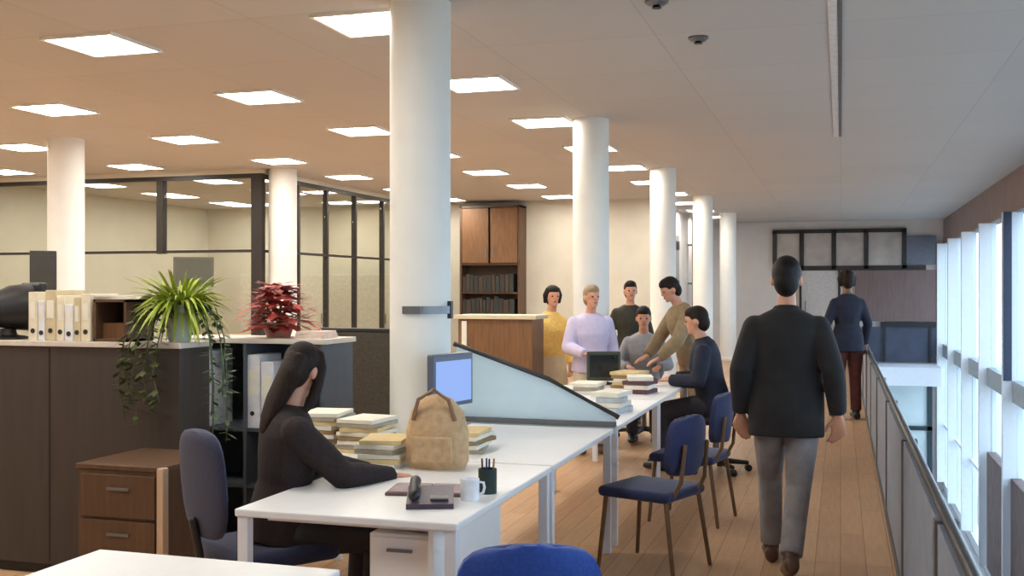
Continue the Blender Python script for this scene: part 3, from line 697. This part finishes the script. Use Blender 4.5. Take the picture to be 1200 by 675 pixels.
# ------------------------------------------------------------------ people
def remeshed(mb, name, m, voxel, parent=None, smooth_it=4):
    bmesh.ops.recalc_face_normals(mb.bm, faces=mb.bm.faces)
    me = bpy.data.meshes.new('tmp'); mb.bm.to_mesh(me); mb.bm.free()
    ob = bpy.data.objects.new('tmp', me); col.objects.link(ob)
    r = ob.modifiers.new('r', 'REMESH'); r.mode = 'VOXEL'; r.voxel_size = voxel
    s = ob.modifiers.new('s', 'SMOOTH'); s.factor = 0.5; s.iterations = smooth_it
    dg = bpy.context.evaluated_depsgraph_get(); dg.update()
    new = bpy.data.meshes.new_from_object(ob.evaluated_get(dg), depsgraph=dg); new.name = name
    bpy.data.objects.remove(ob); bpy.data.meshes.remove(me)
    new.materials.clear(); new.materials.append(m)
    for p in new.polygons: p.use_smooth = True
    o = bpy.data.objects.new(name, new); col.objects.link(o)
    if parent is not None: o.parent = parent
    return o

def person(label, x, y, head, P, H=1.72, skin=SKIN, top=None, bottom=None, shoe=None, hair=None, hairstyle='short',
           topname='jacket', botname='trousers', loose=0.016, hem=-0.05, skirt=False, female=False, vox=0.009, z=0.0, bulk=1.0):
    """P: pose in the person's frame (x right, y forward, z up) for a 1.75 m body"""
    s = H / 1.75
    hip = V(P.get('hip', (0, 0, 0.92)))
    lean, side, twist = R(P.get('lean', 2)), R(P.get('side', 0)), R(P.get('twist', 0))
    T = Matrix.Translation(hip) @ Matrix.Rotation(side, 4, 'Y') @ Matrix.Rotation(-lean, 4, 'X') @ Matrix.Rotation(twist, 4, 'Z')
    W = (0.92 if female else 1.0) * bulk
    def tp(x, y, z): return T @ V((x, y, z))
    lat = (T.to_3x3() @ V((1, 0, 0)))
    neck0, neck1 = tp(0, 0.0, 0.53), tp(0, 0.02, 0.62)
    HM = Matrix.Translation(neck1) @ T.to_3x3().to_4x4() @ Matrix.Rotation(R(P.get('yaw', 0)), 4, 'Z') @ Matrix.Rotation(R(-P.get('nod', 0)), 4, 'X')
    sh = {k: tp(k * 0.165 * W, -0.005, 0.452) for k in (-1, 1)}
    arms = {}
    for k, key in ((-1, 'L'), (1, 'R')):
        e, w, d = P['arm' + key]
        arms[k] = (sh[k], V(e), V(w), V(d).normalized())
    legs = {}
    for k, key in ((-1, 'L'), (1, 'R')):
        kn, an, toe = P['leg' + key]
        legs[k] = (hip + V((k * 0.09, 0, -0.02)), V(kn), V(an), V(toe).normalized())
    torso_p = [tp(0, 0, -0.10), tp(0, 0, -0.02), tp(0, 0, 0.08), tp(0, 0.01, 0.20), tp(0, 0.015, 0.34), tp(0, 0.0, 0.43), tp(0, -0.003, 0.485), tp(0, -0.003, 0.525), tp(0, 0, 0.56)]
    hw = 1.04 if female else 1.0
    torso_r = [(0.13 * hw, 0.10), (0.168 * hw, 0.12), (0.158 * hw, 0.115), (0.132 * W, 0.10), (0.160 * W, 0.118), (0.182 * W, 0.105), (0.172 * W, 0.085), (0.112 * W, 0.07), (0.058, 0.058)]
    # --- body, one surface
    b = MB()
    b.tube(torso_p, torso_r, lateral=lat, n=24)
    b.limb([neck0, neck1], [0.056, 0.052])
    for k in (-1, 1):
        S, E, Wr, d = arms[k]
        b.limb([S, S.lerp(E, 0.5), E], [0.056 * W, 0.047 * W, 0.039 * W]); b.limb([E, E.lerp(Wr, 0.3), Wr], [0.039 * W, 0.040 * W, 0.026])
        # hand: palm, thumb from its side, four fingers curled a little
        up = V((0, 0, 1)) if abs(d.z) < 0.8 else V((0, 1, 0))
        sd = d.cross(up).normalized() * (1 if abs(d.z) < 0.8 else -1); nn = sd.cross(d).normalized()
        b.tube([Wr, Wr + d * 0.04, Wr + d * 0.09], [(0.026, 0.02), (0.038, 0.018), (0.040, 0.014)], lateral=sd)
        curl = -nn if abs(d.z) < 0.8 else (V((-k, 0, 0)) if True else nn)
        for j, L in enumerate((0.066, 0.078, 0.072, 0.056)):
            r0 = Wr + d * 0.085 + sd * (0.030 - 0.020 * j)
            b.limb([r0, r0 + d * L * 0.55 + curl * 0.008, r0 + d * L * 0.95 + curl * 0.03], [0.0105, 0.0095, 0.008], 8)
        th = sd * (-k if abs(d.z) < 0.8 else 1)
        b.limb([Wr + d * 0.03 + th * 0.025, Wr + d * 0.065 + th * 0.05 + curl * 0.008, Wr + d * 0.095 + th * 0.052 + curl * 0.016], [0.013, 0.011, 0.009], 8)
        Hp, K, A, toe = legs[k]
        b.limb([Hp, Hp.lerp(K, 0.5), K], [0.088, 0.074, 0.055]); b.limb([K, K.lerp(A, 0.3), A], [0.055, 0.054, 0.037])
        b.limb([A - toe * 0.03 + V((0, 0, -0.04)), A + toe * 0.07 + V((0, 0, -0.045)), A + toe * 0.16 + V((0, 0, -0.06))], [0.036, 0.036, 0.024])
    # head
    b.ball((0, 0.005, 0.125), (0.074, 0.095, 0.098), HM, 24, 16)
    b.ball((0, 0.030, 0.055), (0.056, 0.066, 0.066), HM, 20, 14)
    b.ball((0, 0.078, 0.012), (0.024, 0.020, 0.018), HM)
    b.tube([HM @ V((0, 0.088, 0.125)), HM @ V((0, 0.108, 0.092)), HM @ V((0, 0.112, 0.082))], [0.009, 0.013, 0.015], n=10)
    b.ball((0, 0.086, 0.138), (0.05, 0.014, 0.010), HM); b.ball((0, 0.090, 0.05), (0.024, 0.010, 0.011), HM)
    for k in (-1, 1): b.ball((k * 0.077, 0.0, 0.095), (0.012, 0.020, 0.032), HM)
    body = remeshed(b, 'person', skin, vox, None, 3)
    body.location = (x, y, z); body.scale = (s, s, s); body.rotation_euler = (0, 0, head - R(90))
    tag(body, label, 'person')
    for k in (-1, 1):
        e = MB().ball((k * 0.031, 0.088, 0.112), (0.012, 0.008, 0.008), HM, 10, 8).build('eye', mat('eye_dark', (40, 28, 24), 0.2), body, True)
    MB().ball((0, 0.0985, 0.05), (0.022, 0.006, 0.008), HM, 12, 8).build('lips', mat('lips', (160, 92, 84), 0.5), body, True)
    # --- hair
    h = MB()
    h.ball((0, -0.012, 0.140), (0.082, 0.098, 0.098), HM, 24, 16)
    h.ball((0, -0.045, 0.085), (0.070, 0.066, 0.085), HM, 20, 14)
    h.ball((0, 0.020, 0.178), (0.072, 0.078, 0.058), HM, 20, 14)
    if hairstyle == 'long':
        bk = HM @ V((0, -0.07, 0.08))
        h.tube([HM @ V((0, -0.055, 0.15)), bk, tp(0, -0.07, 0.57), tp(0, -0.098, 0.49), tp(0, -0.112, 0.42)], [(0.075, 0.055), (0.088, 0.055), (0.092, 0.045), (0.085, 0.03), (0.05, 0.018)], lateral=lat, n=20)
        for k in (-1, 1):
            h.tube([HM @ V((k * 0.05, 0.03, 0.205)), HM @ V((k * 0.083, 0.035, 0.13)), HM @ V((k * 0.088, 0.03, 0.05)), HM @ V((k * 0.085, 0.02, -0.04)), HM @ V((k * 0.075, -0.01, -0.10))], [0.022, 0.026, 0.028, 0.026, 0.012], n=12)
    elif hairstyle == 'bob':
        for k in (-1, 1):
            h.tube([HM @ V((k * 0.05, 0.01, 0.20)), HM @ V((k * 0.08, 0.0, 0.12)), HM @ V((k * 0.082, -0.01, 0.03))], [0.03, 0.036, 0.02], n=12)
    hm = remeshed(h, 'hair', hair, 0.008, body, 3)
    # --- top
    g = MB(); lo = loose
    tr = [(a + lo, c + lo) for a, c in torso_r]
    hemz = hem
    tps = [tp(0, 0, hemz)] + [p for p, zz in zip(torso_p, (-0.10, -0.02, 0.08, 0.20, 0.34, 0.43, 0.485, 0.525, 0.56)) if zz > hemz + 0.03]
    trs = tr[len(tr) - (len(tps) - 1):]
    trs = [(trs[0][0] + 0.006, trs[0][1] + 0.006)] + trs
    if P.get('boxy'): trs = [(max(a, 0.198 * W) if i < len(trs) - 4 else a, max(c, 0.135) if i < len(trs) - 4 else c) for i, (a, c) in enumerate(trs)]
    trs[-1] = (0.068, 0.066)
    g.tube(tps, trs, lateral=lat, n=28)
    for k in (-1, 1):
        S, E, Wr, d = arms[k]
        g.limb([S, S.lerp(E, 0.5), E], [0.046 * W + lo, 0.045 * W + lo, 0.038 * W + lo]); g.tube([E, E.lerp(Wr, 0.3), E.lerp(Wr, 0.97)], [0.038 * W + lo, 0.038 * W + lo, 0.028 + lo * 0.9])
    if P.get('boxy'):   # collar
        g.tube([tp(0, 0.0, 0.51), tp(0, 0.005, 0.575)], [(0.078, 0.074), (0.070, 0.066)], lateral=lat)
    remeshed(g, topname, top, vox, body, 7)
    # --- bottoms and shoes
    g = MB()
    if skirt:
        kn = (legs[-1][1] + legs[1][1]) / 2
        g.tube([tp(0, 0, 0.14), tp(0, 0, 0.02), hip.lerp(kn, 0.3), hip.lerp(kn, 1.0)], [(0.15, 0.118), (0.19, 0.14), (0.21, 0.155), (0.215, 0.16)], lateral=lat, n=28)
    else:
        g.tube([tp(0, 0, -0.11), tp(0, 0, -0.02), tp(0, 0, 0.08), tp(0, 0, 0.13)], [(0.14, 0.11), (0.182 * hw, 0.133), (0.172 * hw, 0.128), (0.155, 0.118)], lateral=lat, n=24)
        for k in (-1, 1):
            Hp, K, A, toe = legs[k]
            g.limb([Hp, Hp.lerp(K, 0.5), K], [0.100, 0.088, 0.070]); g.tube([K, K.lerp(A, 0.4), K.lerp(A, 0.97)], [0.070, 0.066, 0.062])
    remeshed(g, botname, bottom, vox, body, 3)
    for k in (-1, 1):
        Hp, K, A, toe = legs[k]
        g = MB(); dn = V((0, 0, -1)); tl = V((toe.x, toe.y, toe.z))
        nrm = V((0, 0, 1)) - tl * tl.z; nrm.normalize()
        c0 = A - nrm * 0.045
        g.tube([c0 - tl * 0.075, c0 - tl * 0.06, c0 + tl * 0.03, c0 + tl * 0.12, c0 + tl * 0.185, c0 + tl * 0.20], [(0.02, 0.028), (0.040, 0.046), (0.044, 0.046), (0.050, 0.034), (0.036, 0.026), (0.015, 0.014)], lateral=tl.cross(nrm), n=16)
        g.limb([A + nrm * 0.015, c0], [0.046, 0.044])
        remeshed(g, 'shoe', shoe, 0.008, body, 2)
    return body

BLK = mat('black_cloth', (25, 22, 23), 0.85, var=0.25, scale=14, bump=0.15, sheen=0.05)
DNAVY = mat('dark_navy_cloth', (26, 30, 48), 0.85, var=0.25, scale=14, bump=0.15)
GTR = mat('grey_trouser_cloth', (138, 134, 136), 0.85, var=0.15, scale=14, bump=0.15)
DTR = mat('dark_trouser_cloth', (46, 44, 50), 0.85, var=0.2, scale=14)
HBLK = mat('black_hair', (22, 18, 17), 0.55, var=0.4, scale=60, stretch=(3, 3, 0.25), bump=0.4, spec=0.25)
HBRN = mat('dark_brown_hair', (36, 24, 19), 0.6, var=0.45, scale=60, stretch=(3, 3, 0.25), bump=0.5, spec=0.2)
HFAIR = mat('fair_hair', (150, 126, 96), 0.55, var=0.2, scale=60)
SHOE = mat('brown_leather', (84, 58, 44), 0.4)
SHOEB = mat('black_leather', (26, 24, 24), 0.4)
A_HANG = lambda k, fwd=0.0, out=0.0: ((k * (0.25 + out), -0.03 + fwd * 0.3, 1.13), (k * (0.26 + out), 0.03 + fwd, 0.88), (0, 0.12 + fwd * 0.5, -1))
STAND = dict(lean=2, armL=A_HANG(-1), armR=A_HANG(1), legL=((-0.10, 0.02, 0.50), (-0.105, 0.0, 0.09), (-0.15, 1, 0)), legR=((0.10, 0.02, 0.50), (0.105, 0.0, 0.09), (0.15, 1, 0)))
WALK = dict(lean=3, boxy=True, hip=(0, 0, 0.90),
            armL=((-0.245, -0.06, 1.12), (-0.25, 0.03, 0.87), (0.05, 0.25, -1)), armR=((0.25, -0.09, 1.12), (0.275, -0.03, 0.88), (0.03, 0.15, -1)),
            legL=((-0.095, 0.18, 0.50), (-0.09, 0.22, 0.09), (-0.1, 1, 0.0)), legR=((0.065, -0.01, 0.47), (0.03, -0.23, 0.13), (-0.12, 1, -0.40)))
def seat_pose(**k):
    d = dict(hip=(0, 0, 0.60), lean=8,
             legL=((-0.12, 0.43, 0.52), (-0.12, 0.40, 0.09), (0, 1, 0)), legR=((0.12, 0.43, 0.52), (0.12, 0.40, 0.09), (0, 1, 0)),
             armL=((-0.27, 0.10, 0.80), (-0.16, 0.36, 0.80), (0.3, 1, -0.1)), armR=((0.27, 0.10, 0.80), (0.16, 0.36, 0.80), (-0.3, 1, -0.1)))
    d.update(k); return d

person('person walking away along the aisle in a black jacket and grey trousers', -0.29, 6.15, R(91), WALK, 1.76, SKIN, BLK, GTR, SHOE, HBLK, 'short', 'jacket', 'trousers', 0.022, -0.15, bulk=1.04, vox=0.008)
WINE = mat('wine_trousers', (88, 46, 44), 0.85, var=0.2)
person('person in dark navy jacket and wine trousers standing far down the aisle', 0.08, 13.6, R(110), dict(STAND, lean=0, yaw=0, armL=A_HANG(-1, 0.06), armR=A_HANG(1, 0.12)), 1.80, SKIND, DNAVY, WINE, SHOEB, HBRN, 'bob', 'jacket', 'trousers', 0.02, -0.12, female=True, vox=0.012)
person('seated woman in black with long brown hair working at the white desk', -2.31, 4.12, R(42), seat_pose(hip=(0, -0.02, 0.59), lean=6, yaw=38, nod=14,
       armR=((0.25, 0.22, 0.84), (0.10, 0.50, 0.795), (-0.1, 1, -0.12)), armL=((-0.25, 0.18, 0.84), (-0.05, 0.44, 0.795), (0.25, 1, -0.12))),
       1.64, SKIN, mat('brown_black_knit', (36, 25, 26), 0.9, var=0.25, scale=60, bump=0.2), DTR, SHOEB, HBRN, 'long', 'sweater', 'trousers', 0.020, -0.06, female=True, bulk=1.24, vox=0.007)
YEL = mat('yellow_knit', (232, 196, 112), 0.85, var=0.12, scale=40)
CRM = mat('cream_skirt', (214, 200, 170), 0.85, var=0.06)
person('standing person in a yellow top and cream skirt with dark hair', -2.86, 10.62, R(-40), dict(STAND, yaw=-15), 1.60, SKIN, YEL, CRM, SHOE, HBLK, 'bob', 'top', 'skirt', 0.016, -0.05, skirt=True, female=True, vox=0.011)
LAV = mat('lavender_cloth', (206, 196, 222), 0.85, var=0.06)
person('standing person in a lavender shirt before the second column', -2.30, 10.02, R(-60), dict(STAND, yaw=10, armR=((0.26, 0.06, 1.12), (0.14, 0.28, 1.06), (-0.3, 1, 0))), 1.60, SKIN, LAV, CRM, SHOE, HFAIR, 'short', 'shirt', 'trousers', 0.03, -0.06, vox=0.011, bulk=1.05)
DGR = mat('dark_green_cloth', (48, 48, 38), 0.85, var=0.2)
person('standing person in dark green jacket right of the second column', -2.36, 12.35, R(-70), dict(STAND, yaw=0), 1.66, SKIN, DGR, DTR, SHOEB, HBRN, 'short', 'jacket', 'trousers', 0.02, -0.1, vox=0.012)
GRY = mat('grey_cloth', (150, 152, 156), 0.85, var=0.1)
office_chair('grey chair of the seated person in grey at the end of the desks', -2.0, 11.25, R(-80), STEEL, 0.9)
person('seated person in a grey sweater at the end of the desk row', -2.0, 11.25, R(-80), seat_pose(), 1.70, SKIN, GRY, DTR, SHOEB, HBLK, 'short', 'sweater', 'trousers', 0.02, -0.06, vox=0.012)
BEI = mat('beige_cloth', (150, 130, 100), 0.85, var=0.15)
person('person in a beige shirt leaning over the far end of the desks', -1.42, 10.75, R(-150), dict(STAND, lean=16, nod=10, armL=((-0.26, 0.26, 1.10), (-0.18, 0.42, 0.92), (0, 1, -0.4)), armR=((0.26, 0.26, 1.10), (0.18, 0.42, 0.92), (0, 1, -0.4))), 1.72, SKIN, BEI, BEI, SHOE, HBRN, 'short', 'shirt', 'trousers', 0.028, -0.06, vox=0.011, bulk=1.1)
person('seated person in dark navy with back to the aisle', -1.05, 9.35, R(180), seat_pose(lean=10, boxy=True), 1.74, SKIN, DNAVY, DTR, SHOEB, HBRN, 'short', 'jacket', 'trousers', 0.026, -0.10, vox=0.011)

# ------------------------------------------------------------------ outside and light
struct(MB().box(FX + 0.25, 60, -40, 80, -3.6, -3.4).build('ground_exterior', mat('pale_paving', (150, 146, 140), 0.8, var=0.05, scale=1)))
w = bpy.data.worlds.new('world'); scene.world = w; w.use_nodes = True
nt = w.node_tree; bg = nt.nodes['Background']
bg.inputs['Color'].default_value = (0.76, 0.87, 1.0, 1); bg.inputs['Strength'].default_value = 4.4

vs = scene.view_settings
vs.view_transform = 'Standard'; vs.look = 'None'; vs.exposure = 0.12; vs.gamma = 1.0; vs.use_curve_mapping = False
scene.cycles.max_bounces = 10; scene.cycles.diffuse_bounces = 6; scene.cycles.transparent_max_bounces = 16
scene.cycles.use_denoising = True
scene.cycles.sample_clamp_indirect = 8
bpy.context.view_layer.update()
